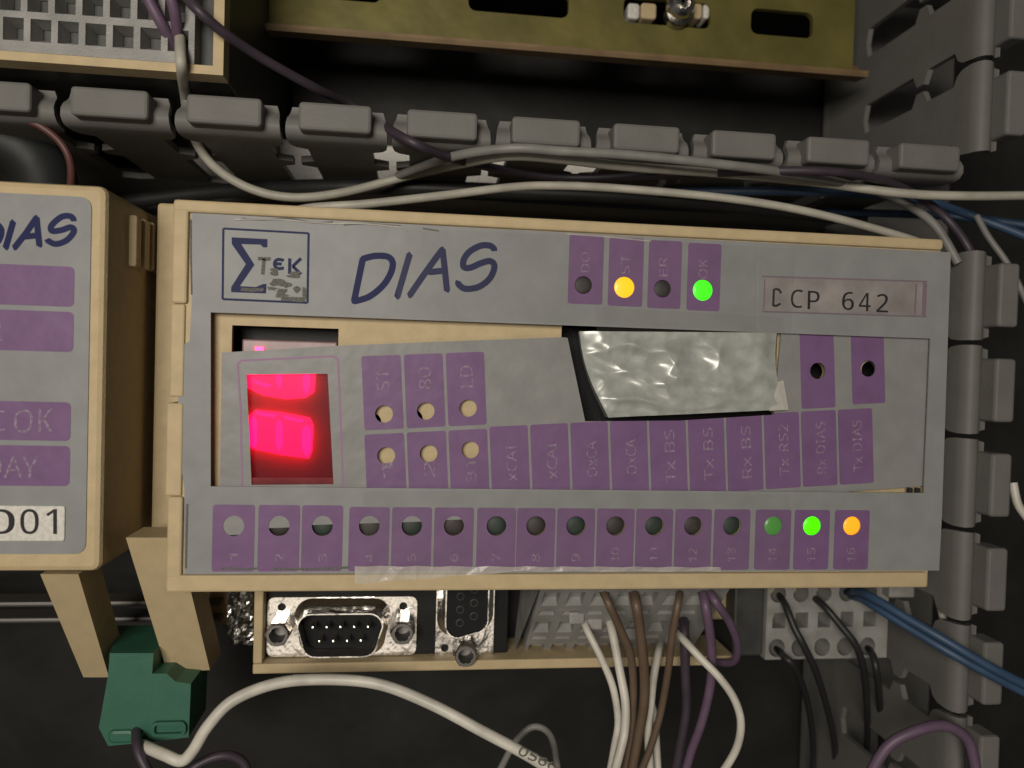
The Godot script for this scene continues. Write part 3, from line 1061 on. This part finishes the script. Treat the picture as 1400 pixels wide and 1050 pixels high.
func memory_cover(t: Node3D) -> void:
	# a block wrapped in crumpled clear tape sits askew in its opening
	var n := FastNoiseLite.new()
	n.seed = 11
	n.frequency = 0.045
	n.noise_type = FastNoiseLite.TYPE_SIMPLEX
	n.fractal_type = FastNoiseLite.FRACTAL_RIDGED
	n.fractal_octaves = 2
	var cell := FastNoiseLite.new()
	cell.seed = 4
	cell.noise_type = FastNoiseLite.TYPE_CELLULAR
	cell.cellular_return_type = FastNoiseLite.RETURN_DISTANCE
	cell.frequency = 0.07
	cell.fractal_type = FastNoiseLite.FRACTAL_NONE
	var s := Shape.new()
	var c := [at(792, 453, 0.1), at(1062, 455, 0.1), at(1074, 560, 1.0), at(832, 571, 1.6)]
	var nx := 150
	var ny := 60
	var grid := []
	for j in ny + 1:
		var row := []
		for i in nx + 1:
			var u := float(i) / nx
			var v := float(j) / ny
			var left: Vector3 = c[0].lerp(c[3], v)
			left.x -= sin(v * PI) * 1.0
			var right: Vector3 = c[1].lerp(c[2], v)
			right.x -= sin(v * PI) * 1.0
			var p: Vector3 = left.lerp(right, u)
			var edge := minf(minf(u, 1.0 - u) * 9.0, (1.0 - v) * 5.0)
			var k := clampf(edge, 0.0, 1.0)
			k = k * k * (3.0 - 2.0 * k)
			var a := p.x * 0.8 + p.y * 1.1
			var b := p.y * 1.5 - p.x * 0.55
			var h := n.get_noise_2d(a, b) * 0.7 + 0.35 * sin(a * 0.32 + 2.0 * n.get_noise_2d(b * 0.4 + 30.0, a * 0.3)) + 0.7 * cell.get_noise_2d(a + 4.0 * n.get_noise_2d(b, a), b)
			p.z += 0.75 * k + 1.15 * h * (0.3 + 0.7 * k) * clampf(v * 5.0, 0.1, 1.0) * (1.0 - 0.55 * smoothstep(0.55, 0.8, u))
			row.append(p)
		grid.append(row)
	var nor := []
	for j in ny + 1:
		var row := []
		for i in nx + 1:
			var du: Vector3 = grid[j][mini(i + 1, nx)] - grid[j][maxi(i - 1, 0)]
			var dv: Vector3 = grid[maxi(j - 1, 0)][i] - grid[mini(j + 1, ny)][i]
			row.append(du.cross(dv).normalized())
		nor.append(row)
	for j in ny:
		for i in nx:
			s.smooth(grid[j + 1][i], grid[j + 1][i + 1], grid[j][i + 1], nor[j + 1][i], nor[j + 1][i + 1], nor[j][i + 1])
			s.smooth(grid[j + 1][i], grid[j][i + 1], grid[j][i], nor[j + 1][i], nor[j][i + 1], nor[j][i])
	# skirt down into the opening
	for i in nx:
		var a: Vector3 = grid[ny][i]
		var b: Vector3 = grid[ny][i + 1]
		s.quad(Vector3(a.x, a.y + 0.1, -2.0), Vector3(b.x, b.y + 0.1, -2.0), b, a)
	for j in ny:
		var a: Vector3 = grid[j][0]
		var b: Vector3 = grid[j + 1][0]
		s.quad(Vector3(a.x + 0.2, a.y, -2.0), Vector3(b.x + 0.2, b.y, -2.0), b, a)
	var m := part(t, "memory_cover", s, mats.label_sticker, "memory block wrapped in crumpled clear tape")
	s = Shape.new()
	var p := [at(1058, 524, 0.6), at(1071, 520, 0.9), at(1078, 560, 1.3), at(1052, 562, 0.9)]
	s.quad(p[3], p[2], p[1], p[0])
	part(m, "tape_end", s, mats.tape_flap)

func tapes(t: Node3D) -> void:
	var s := Shape.new()
	# clear tape across the top right and the whole left half of the front, and its folded ends
	s.film(flats([[1038, 338], [1088, 340], [1080, 470], [1050, 470], [1038, 440]], 0.62), [], 0.52, 0.62)
	part(t, "clear_tape", s, mats.tape)
	s = Shape.new()
	s.film(flats([[812, 418], [1000, 430], [1072, 434], [1070, 470], [990, 474], [860, 466], [818, 470]], 0.62), [], 0.56, 0.6)
	part(t, "clear_tape", s, mats.tape)
	s = Shape.new()
	s.film(flats([[549, 312], [776, 321], [1036, 337], [1034, 452], [800, 443], [540, 434]], 0.5), [Shape.disc(flat(853, 393), 2.2), Shape.disc(flat(960, 397), 2.2), Shape.disc(flat(797, 390), 2.0), Shape.disc(flat(905, 395), 2.0)], 0.46, 0.5)
	part(t, "clear_tape", s, mats.tape)
	s = Shape.new()
	var gaps := []
	for k in range(4, 14):
		gaps.append(Shape.disc(flat(ROW[k], 718.5), 2.0))
	s.film(flats([[497, 672], [700, 671], [1080, 676], [1082, 778], [498, 776]], 0.5), gaps, 0.46, 0.5)
	part(t, "clear_tape", s, mats.tape)
	# grime caught along the edges of film and tape
	for line in [[[330, 299], [360, 301], [395, 299], [430, 304], [455, 303]], [[470, 307], [505, 306], [548, 310]], [[578, 313], [592, 315], [600, 315]], [[373, 777], [420, 778], [478, 776]], [[256, 690], [255, 730], [254, 778]], [[300, 776], [335, 777], [352, 777]], [[261, 300], [261, 350], [262, 402]]]:
		var bent := []
		for q in line:
			bent.append([q[0], q[1] + rng.randf_range(-1.0, 1.0)])
		s = Shape.new()
		s.stroke(smooth2(flats(bent, 0.36)), rng.randf_range(0.22, 0.4), 0.33, 0.4)
		part(t, "grime_line", s, mats.wear)
	# folded flap on the bottom rim
	s = Shape.new()
	var top := []
	var low := []
	for k in 31:
		var f := k / 30.0
		top.append(at(485 + 500 * f, 774 + 1.5 * f + sin(k * 2.1) * 0.8, 1.25 + 0.25 * sin(k * 1.7)))
		low.append(at(486 + 500 * f, 798 - 17 * minf(f * 2.2, 1.0) + sin(k * 1.3) * 0.9, 1.15 + 0.15 * sin(k * 2.7)))
	for k in 30:
		s.quad(low[k], low[k + 1], top[k + 1], top[k])
	part(t, "clear_tape", s, mats.tape_flap)
	# crease of tape along the upper edge of the label
	for line in [[[320, 300], [380, 300], [440, 305], [500, 306], [550, 311]], [[775, 320], [830, 324], [890, 330]]]:
		var pts := []
		for q in line:
			pts.append(at(q[0], q[1], 0.45))
		s = Shape.new()
		s.tube(pts, 0.16, 6, 4)
		part(t, "tape_crease", s, mats.tape_flap)

# ---------------------------------------------------------------- connectors under the module
func dee(cx: float, cy: float, w: float, h: float, r: float, slant := 1.0) -> PackedVector2Array:
	var out := PackedVector2Array()
	var cs := [Vector2(w - r, h - r), Vector2(-w + r, h - r), Vector2(-w + r + slant, -h + r), Vector2(w - r - slant, -h + r)]
	for k in 4:
		for i in 6:
			var a := (k + i / 5.0) * PI / 2.0
			out.append(Vector2(cx, cy) + cs[k] + Vector2(cos(a), sin(a)) * r)
	return out

func standoff(parent: Node3D, x: float, y: float, z: float) -> void:
	var s := Shape.new()
	s.xf = Transform3D(Basis(), Vector3(x, y, z))
	s.lathe([Vector2(2.6, 0), Vector2(2.6, 4.4), Vector2(2.3, 4.9), Vector2(1.75, 4.9)], 6)
	var post := part(parent, "hex_post", s, mats.chrome)
	s = Shape.new()
	s.xf = Transform3D(Basis(), Vector3(x, y, z))
	s.lathe([Vector2(2.25, 4.92), Vector2(2.1, 5.1), Vector2(1.6, 5.1), Vector2(1.55, 4.7), Vector2(1.5, 0.6), Vector2(0, 0.4)], 20)
	part(post, "thread", s, mats.dark_steel)  # steel darkened in colour so the screw hole reads as shaded

func dsub(t: Node3D, cx: float, cy: float, z: float, male: bool, xf: Transform3D) -> void:
	# lies flat around (0,0) and is placed with xf
	var s := Shape.new()
	s.xf = xf
	s.film(Shape.rrect(-15.4, -6.2, 15.4, 6.2, 1.4), [Shape.disc(Vector2(-12.5, 4.2), 0.85, 14), Shape.disc(Vector2(12.5, 4.2), 0.85, 14)], -0.8, 0.0)
	part(t, "flange", s, mats.chrome)
	s = Shape.new()
	s.xf = xf
	s.ring(dee(0, 0, 9.9, 6.0, 3.6), 0.0, dee(0, 0, 8.9, 4.9, 3.0), 1.2)
	s.ring(dee(0, 0, 8.9, 4.9, 3.0), 1.2, dee(0, 0, 8.6, 4.5, 2.8), 5.6)
	s.ring(dee(0, 0, 8.6, 4.5, 2.8), 5.6, dee(0, 0, 8.35, 4.25, 2.6), 5.6)
	s.ring(dee(0, 0, 8.35, 4.25, 2.6), 5.6, dee(0, 0, 8.35, 4.25, 2.6), 0.8)
	var shell := part(t, "shell", s, mats.chrome)
	s = Shape.new()
	s.xf = xf
	var fill := 0.9 if male else 5.0
	s.fan(dee(0, 0, 8.3, 4.2, 2.6), fill)
	part(shell, "insulator", s, mats.cavity)
	for k in 9:
		var px := (k - 2) * 2.76 if k < 5 else (k - 5 - 1.5) * 2.76
		var py := 1.42 if k < 5 else -1.42
		s = Shape.new()
		s.xf = xf * Transform3D(Basis(), Vector3(px, py, 0.9 if male else 4.6))
		if male:
			s.lathe([Vector2(0.5, 0), Vector2(0.5, 3.6), Vector2(0.3, 4.1), Vector2(0, 4.2)], 10, true)
			part(shell, "pin", s, mats.pin)
		else:
			s.lathe([Vector2(0.85, 0.42), Vector2(0.7, 0.5), Vector2(0.6, 0.42), Vector2(0.6, -1.0)], 12)
			part(shell, "contact_hole", s, mats.plug_dark)
	for e in [-12.5, 12.5]:
		var q: Vector3 = xf * Vector3(e, 0, 0)
		standoff(t, q.x, q.y, q.z)

func connectors() -> void:
	var z := -24.0
	var c := at(468.5, 856.5, z)
	var t := thing("serial_socket", "nine pin metal serial connector set crosswise under the control module", "connector", c)
	dsub(t, c.x, c.y, z, true, Transform3D(Basis(), c))
	c = at(637, 806, z)
	t = thing("serial_socket", "upright metal serial connector with black holes, half hidden by the module front", "connector", c)
	dsub(t, c.x, c.y, z, false, Transform3D(Basis(Vector3.BACK, PI / 2), c))
	terminal_plug()
	round_terminal()

func bil(c: Array, u: float, v: float) -> Vector3:
	return c[0].lerp(c[1], u).lerp(c[3].lerp(c[2], u), v)

func terminal_plug() -> void:
	# face leans: its upper edge stands forward, its lower edge lies deeper
	var c := [at(741, 799, -6), at(1002, 798, -6), at(921, 894, -29), at(703, 897, -29)]
	var t := thing("terminal_plug", "grey plug with a lattice of wire openings, many wires hanging out of it", "plug", c[3])
	var ex: Vector3 = (c[1] - c[0]).normalized()
	var w: float = (c[1] - c[0]).length()
	var down: Vector3 = (c[3] - c[0])
	down -= ex * ex.dot(down)
	var h := down.length()
	var ey := -down.normalized()
	var s := Shape.new()
	s.xf = Transform3D(Basis(ex, ey, ex.cross(ey)), c[0])
	var holes := []
	var pitch := 5.0
	var bars := [[0.10, 0.27, 3.3], [0.345, 0.395, 3.3], [0.49, 0.64, 3.3], [0.70, 0.74, 3.3], [0.82, 0.955, 3.3]]
	for k in 7:
		for b in bars:
			var x0: float = 0.9 + pitch * k
			holes.append(PackedVector2Array([Vector2(x0, -h * b[1]), Vector2(x0 + b[2], -h * b[1]), Vector2(x0 + b[2], -h * b[0]), Vector2(x0, -h * b[0])]))
	s.film(PackedVector2Array([Vector2(0, -h), Vector2(w, -h), Vector2(w, 4.0), Vector2(0, 4.0)]), holes, -2.0, 0.0)
	part(t, "lattice", s, mats.plug_grey)
	s = Shape.new()
	s.xf = Transform3D(Basis(ex, ey, ex.cross(ey)), c[0])
	s.rbox(0.3, -h + 0.3, w - 0.3, 4.0, 0.4, -9.0, -2.05, 0.2)
	part(t, "body", s, mats.plug_grey)
	s = Shape.new()
	# end plate at its left
	s.quad(c[3] + Vector3(-0.2, 0, 0), c[0] + Vector3(-0.2, 0, 0), c[0] + Vector3(-0.2, 0, -23), c[3] + Vector3(-0.2, 0, -1))
	part(t, "end_plate", s, mats.plug_grey)
	for k in 3:
		s = Shape.new()
		var p := bil(c, [0.26, 0.38, 0.62][k], [0.42, 0.5, 0.66][k])
		s.rbox(p.x - 1.6, p.y - 1.4, p.x + 1.6, p.y + 1.2, 0.4, p.z - 1.0, p.z + 0.9, 0.4)
		part(t, "release_tab", s, mats.plug_grey)

func round_terminal() -> void:
	var z := -30.0
	var a := flat(1046, 902, z)
	var b := flat(1216, 794, z)
	var t := thing("terminal_plug", "grey plug with round and square openings, dark and blue wires leaving it", "plug", Vector3(a.x, a.y, z))
	var s := Shape.new()
	var holes := []
	for k in 5:
		holes.append(Shape.disc(flat(1064 + k * 31.2, 812 - k * 0.6, z), 1.95, 14, 1.08))
		holes.append(Shape.disc(flat(1062 + k * 31.0, 886 - k * 0.6, z), 2.0, 14, 1.08))
		var q := flat(1065 + k * 31.0, 848.5 - k * 0.6, z)
		holes.append(PackedVector2Array([q + Vector2(-1.6, -1.8), q + Vector2(1.6, -1.8), q + Vector2(1.6, 1.8), q + Vector2(-1.6, 1.8)]))
	s.film(PackedVector2Array([a, Vector2(b.x, a.y), b, Vector2(a.x, b.y)]), holes, z - 12.0, z)
	part(t, "socket_face", s, mats.plug_grey)
	s = Shape.new()
	s.rbox(a.x + 0.2, a.y + 0.2, b.x - 0.2, b.y, 0.3, z - 20.0, z - 12.1, 0.2)
	part(t, "hole_backing", s, mats.plate_black)  # black backing added so the holes look dark; their shade is its colour
	s = Shape.new()
	var p := flat(1004, 900, z)
	s.rbox(p.x, p.y, a.x - 0.1, b.y, 0.6, z - 16.0, z - 1.0, 0.6)
	part(t, "end_cover", s, mats.plug_dark)
	s = Shape.new()
	var q1 := flat(1216, 818, z + 3)
	var q2 := flat(1252, 792, z + 3)
	s.rbox(q1.x, q1.y, q2.x, q2.y, 0.5, z - 10, z + 3, 0.5)
	part(t, "latch", s, mats.plug_grey)

# ---------------------------------------------------------------- things around the modules
func loose_parts() -> void:
	# green plug
	var z := -12.0
	var base := at(190, 1010, z)
	var t := thing("green_plug", "green plastic plug hanging below the modules with a white and a purple wire", "plug", base)
	var s := Shape.new()
	var poly := flats([[150, 893], [148, 922], [135, 995], [148, 1020], [210, 1014], [258, 1008], [261, 935], [240, 932], [228, 921], [208, 921], [210, 893]], z)
	s.film(poly, [], z - 12.0, z)
	part(t, "shell", s, mats.green)
	s = Shape.new()
	s.quad(at(150, 894, z), at(209, 894, z), at(211, 855, z - 16), at(160, 855, z - 16))
	s.quad(at(209, 922, z), at(209, 894, z), at(211, 855, z - 16), at(211, 880, z - 16))
	part(t, "neck", s, mats.green)
	s = Shape.new()
	var c := [flat(208, 1004, z), flat(256, 984, z)]
	var m := [flat(213, 1001, z), flat(251, 988, z)]
	s.film(Shape.rrect(c[0].x, c[0].y, c[1].x, c[1].y, 1.0), [Shape.rrect(m[0].x, m[0].y, m[1].x, m[1].y, 0.5)], z - 1.0, z + 0.9)
	part(t, "clamp_mouth", s, mats.green)
	s = Shape.new()
	c = [flat(148, 1016, z), flat(186, 996, z)]
	s.rbox(c[0].x, c[0].y, c[1].x, c[1].y, 1.2, z - 1.0, z + 0.7, 0.6)
	part(t, "screw_boss", s, mats.green)

	# crumpled metal clip left of the connector bay
	var n := FastNoiseLite.new()
	n.seed = 5
	n.frequency = 0.25
	s = Shape.new()
	var grid := []
	for j in 15:
		var row := []
		for i in 9:
			var p := at(311 + 35.0 * i / 8.0, 806 + 75.0 * j / 14.0, -27.0)
			p.z += n.get_noise_2d(p.x * 4, p.y * 4) * 1.6
			row.append(p)
		grid.append(row)
	for j in 14:
		for i in 8:
			s.quad(grid[j + 1][i], grid[j + 1][i + 1], grid[j][i + 1], grid[j][i])
	single("metal_clip", s, mats.steel, at(328, 880, -27), "crumpled shiny metal strip between module foot and connector bay", "clip")

	# mounting rail in the dark between the two modules
	var r0 := at(110, 846, -40)
	var rail := thing("mounting_rail", "dark shiny metal rail glimpsed behind the green plug", "rail", r0)
	for k in 2:
		s = Shape.new()
		var p := at(150, 822 + k * 22, -34)
		s.rbox(-150, p.y - 1.2, -71.0, p.y, 0.5, -40, -34, 0.5)
		part(rail, "flange", s, mats.dark_steel)

	# stout black hose in the duct above the left module
	s = Shape.new()
	var arc := []
	for k in 9:
		var a := deg_to_rad(115 - k * 17.0)
		arc.append(at(-30 + cos(a) * 92, 262 - sin(a) * 78, -24 - k * 1.2))
	s.tube(arc, 6.2, 18, 6)
	single("black_hose", s, mats.black_hose, arc[0], "stout black hose curving down behind the module with the 001 strip", "hose")

func wire(called: String, label: String, pts: Array, dia: float, m: String, group := "") -> MeshInstance3D:
	var s := Shape.new()
	var p := []
	for q in pts:
		var z: float = q[2]
		# cables inside the upper duct stay under its wall
		if q[1] > 190 and q[1] < 345 and q[0] > 255:
			while at(q[0], q[1], z).y > under - dia * 0.5 - 0.9 and z < -6.0:
				z += 0.5
		p.append(at(q[0], q[1], z))
	s.tube(p, dia * 0.5, 10, 8)
	return single(called, s, mats[m], p[-1], label, "wire" if called.ends_with("wire") else "cable", group)

func cables() -> void:
	wire("cream_cable", "cream cable dropping from the upper terminal strip into the duct above the module", [[246, 52, -4], [248, 90, -1], [253, 130, -14], [262, 180, -22], [290, 225, -26], [340, 257, -28], [400, 270, -28], [470, 263, -30], [560, 240, -33], [640, 222, -36], [700, 213, -38], [770, 218, -38], [860, 228, -36], [1000, 238, -32], [1120, 250, -20], [1230, 264, -12], [1320, 268, -10], [1430, 267, -10]], 1.9, "cream_wire")
	wire("cream_cable", "cream cable lying along the upper edge of the control module", [[370, 300, -12], [420, 285, -10], [500, 279, -10], [600, 268, -12], [700, 256, -14], [760, 254, -15], [850, 258, -15], [1000, 272, -13], [1120, 293, -11], [1250, 329, -9], [1275, 345, -10]], 1.7, "cream_wire")
	wire("grey_cable", "grey cable bending down behind the upper right corner of the control module", [[545, 240, -45], [620, 214, -45], [700, 203, -44], [770, 207, -42], [860, 212, -40], [960, 222, -36], [1060, 234, -32], [1150, 250, -27], [1220, 270, -22], [1275, 305, -17], [1310, 360, -14]], 1.9, "grey_wire")
	wire("purple_wire", "purple wire slanting from the upper terminal strip down behind the duct rims", [[232, -30, -8], [262, 5, 2], [300, 40, 0], [350, 75, -6], [430, 120, -14], [490, 150, -24], [560, 193, -36], [640, 222, -42], [760, 242, -44], [900, 240, -42], [1040, 234, -36], [1150, 236, -28], [1230, 255, -22], [1290, 295, -17], [1330, 350, -14], [1346, 410, -22]], 1.8, "dark_purple_wire")
	wire("purple_wire", "purple wire plugged into the upper terminal strip, left of the cream cable", [[196, -20, 0], [206, 5, -1], [222, 35, -2.5], [238, 66, -6]], 2.0, "purple_wire")
	wire("purple_wire", "purple wire plugged into the upper terminal strip, against the cream cable", [[226, -20, 1], [236, 5, 0], [241, 30, -2], [243, 62, -6]], 2.0, "purple_wire")
	wire("red_brown_wire", "red brown wire bowed over the black hose", [[-20, 155, -14], [10, 158, -14], [50, 170, -14], [80, 192, -15], [95, 218, -16], [97, 250, -18], [90, 290, -22]], 1.4, "red_brown_wire")
	wire("blue_wire", "blue wire running out to the right above the upright duct", [[900, 262, -55], [1100, 262, -48], [1240, 270, -36], [1320, 292, -26], [1420, 330, -18]], 2.0, "blue_wire")
	wire("blue_wire", "blue wire deep in the duct above the module", [[560, 262, -60], [760, 275, -58], [950, 285, -55], [1150, 290, -48], [1300, 296, -36], [1420, 310, -26]], 2.0, "blue_wire")
	wire("grey_wire", "thin grey wire dropping behind the upright duct's rims", [[1335, 295, -20], [1352, 325, -18], [1378, 362, -16], [1405, 415, -15]], 1.4, "grey_wire")
	wire("black_wire", "black cable along the duct floor above the module", [[100, 285, -60], [300, 262, -58], [480, 255, -56], [700, 262, -56], [900, 272, -52], [1180, 300, -46]], 3.6, "black_wire")

	# wires of the lattice plug
	var g := "wires hanging from the lattice plug"
	wire("white_wire", "white wire hanging from the lattice plug, first from its left end", [[797, 846, -19], [803, 862, -15], [822, 900, -13], [838, 940, -12], [845, 985, -12], [840, 1020, -12], [832, 1065, -12]], 1.5, "white_wire", g)
	wire("white_wire", "white wire hanging from the lattice plug between white and brown wires", [[832, 846, -19], [838, 868, -15], [847, 915, -13], [855, 960, -11], [854, 1000, -10], [846, 1035, -9], [838, 1065, -9]], 1.8, "white_wire", g)
	wire("brown_wire", "brown wire leaving the lattice plug's top row, left of the other brown", [[824, 808, -10], [832, 825, -6], [848, 860, -8], [862, 895, -10], [866, 940, -12], [863, 1000, -13], [852, 1065, -14]], 1.6, "brown_wire", g)
	wire("brown_wire", "thicker brown wire down the middle of the lattice plug", [[866, 808, -10], [870, 828, -5], [876, 870, -7], [881, 920, -9], [880, 965, -10], [872, 1010, -11], [862, 1065, -12]], 2.0, "brown_wire", g)
	wire("white_wire", "white wire hanging beside the red brown wire, from the lattice plug's lowest row", [[905, 876, -26], [900, 892, -18], [893, 930, -15], [890, 960, -14], [886, 1000, -14], [890, 1065, -14]], 1.7, "white_wire", g)
	wire("white_wire", "white wire twisting behind the brown wires under the lattice plug", [[880, 905, -20], [884, 940, -18], [894, 975, -17], [897, 1010, -17], [900, 1065, -17]], 1.6, "white_wire", g)
	wire("brown_wire", "red brown wire leaving the lattice plug's top row beside the purple wires", [[930, 806, -10], [927, 825, -5], [919, 870, -6], [913, 920, -8], [903, 975, -10], [890, 1020, -11], [872, 1065, -12]], 1.5, "brown_wire", g)
	wire("purple_wire", "dark purple wire from the lattice plug's second row", [[934, 846, -17], [936, 868, -12], [937, 920, -13], [938, 970, -14], [930, 1020, -15], [922, 1065, -16]], 2.0, "dark_purple_wire", g)
	wire("purple_wire", "purple wire hanging straight from the right end of the lattice plug", [[960, 806, -10], [965, 830, -5], [972, 880, -8], [972, 930, -11], [960, 985, -13], [944, 1030, -15], [935, 1065, -16]], 1.9, "purple_wire", g)
	wire("purple_wire", "purple wire looping outwards from the right end of the lattice plug", [[968, 806, -10], [978, 822, -5], [997, 850, -8], [1008, 880, -12], [1004, 903, -16], [985, 906, -20], [965, 900, -24]], 1.7, "purple_wire", g)
	wire("white_wire", "white wire swinging out in a wide loop from the lattice plug", [[922, 862, -16], [935, 875, -10], [958, 900, -7], [985, 928, -5], [1005, 958, -4], [1013, 990, -4], [1006, 1025, -5], [982, 1065, -7]], 1.6, "white_wire", g)
	var stout := wire("white_cable", "stout white cable arching below the connector bay from the green plug", [[193, 1018, -12], [202, 1022, -8], [225, 1032, -5], [248, 1040, -4], [264, 1026, -4], [285, 992, -4], [320, 957, -5], [380, 934, -7], [450, 929, -8], [520, 936, -7], [590, 963, -4], [660, 1000, -2], [720, 1032, -1], [790, 1075, 0]], 2.15, "white_wire")
	var s := Shape.new()
	letters(s, "0566", at(707, 1031, 0.15), at(757, 1055, 0.75), at(713, 1020, 0.15), false, 0.08)
	part(stout, "lettering", s, mats.wear)
	wire("grey_wire", "thin grey wire looping up behind the stout white cable", [[668, 1085, -17], [690, 1040, -16], [706, 1012, -15], [728, 994, -15], [748, 1000, -15], [758, 1022, -16], [764, 1065, -17]], 1.4, "grey_wire")
	wire("purple_wire", "purple wire leaving the green plug", [[186, 1000, -12], [187, 1015, -8], [192, 1035, -6], [208, 1065, -5]], 1.8, "dark_purple_wire")
	wire("purple_wire", "purple wire bowed below the white cable near the green plug", [[240, 1075, -9], [270, 1046, -10], [305, 1033, -11], [332, 1042, -12], [345, 1075, -12]], 1.8, "dark_purple_wire")
	wire("purple_wire", "purple wire loop below the plug with round openings", [[1185, 1068, -6], [1212, 1022, -5], [1250, 1000, -4], [1290, 992, -4], [1320, 1008, -4], [1332, 1040, -4], [1334, 1075, -4]], 2.2, "purple_wire")
	# wires of the plug with round openings
	g = "wires leaving the plug with round openings"
	wire("blue_wire", "blue wire leaving the plug with round openings, uppermost of the pair", [[1158, 811, -34], [1172, 808, -24], [1195, 818, -18], [1240, 845, -12], [1300, 880, -6], [1360, 915, -3], [1430, 950, -2]], 1.9, "blue_wire", g)
	wire("blue_wire", "blue wire leaving the plug with round openings, below the other blue one", [[1160, 815, -34], [1176, 818, -25], [1200, 832, -19], [1245, 860, -13], [1300, 893, -7], [1360, 926, -4], [1430, 962, -3]], 1.8, "blue_wire", g)
	wire("black_wire", "dark wire crossing the square openings of the plug at its left", [[1066, 814, -33], [1074, 828, -26], [1086, 858, -23], [1100, 885, -22], [1118, 925, -26], [1135, 985, -40], [1142, 1030, -56], [1138, 1100, -64]], 1.6, "black_wire", g)
	wire("black_wire", "dark wire crossing the square openings of the plug at its middle", [[1108, 814, -33], [1126, 828, -26], [1150, 856, -23], [1172, 886, -22], [1182, 925, -26], [1186, 985, -40], [1184, 1030, -56], [1176, 1100, -64]], 1.6, "black_wire", g)
	wire("black_wire", "dark wire from the lower round openings of the plug", [[1062, 887, -34], [1072, 898, -26], [1088, 915, -26], [1105, 965, -40], [1112, 1030, -56], [1106, 1100, -64]], 1.6, "black_wire", g)
	wire("black_wire", "dark wire hanging from the last lower round opening of the plug", [[1186, 885, -34], [1194, 898, -26], [1200, 930, -26], [1204, 985, -42], [1204, 1040, -56], [1196, 1100, -64]], 1.6, "black_wire", g)
	wire("cream_wire", "short cream wire upright between the rims of the upright duct", [[1284, 825, -22], [1288, 840, -20], [1293, 866, -20]], 1.6, "cream_wire")
	wire("white_wire", "white wire end showing at the right of the upright duct", [[1385, 660, -16], [1392, 690, -15], [1410, 715, -14]], 1.8, "white_wire")
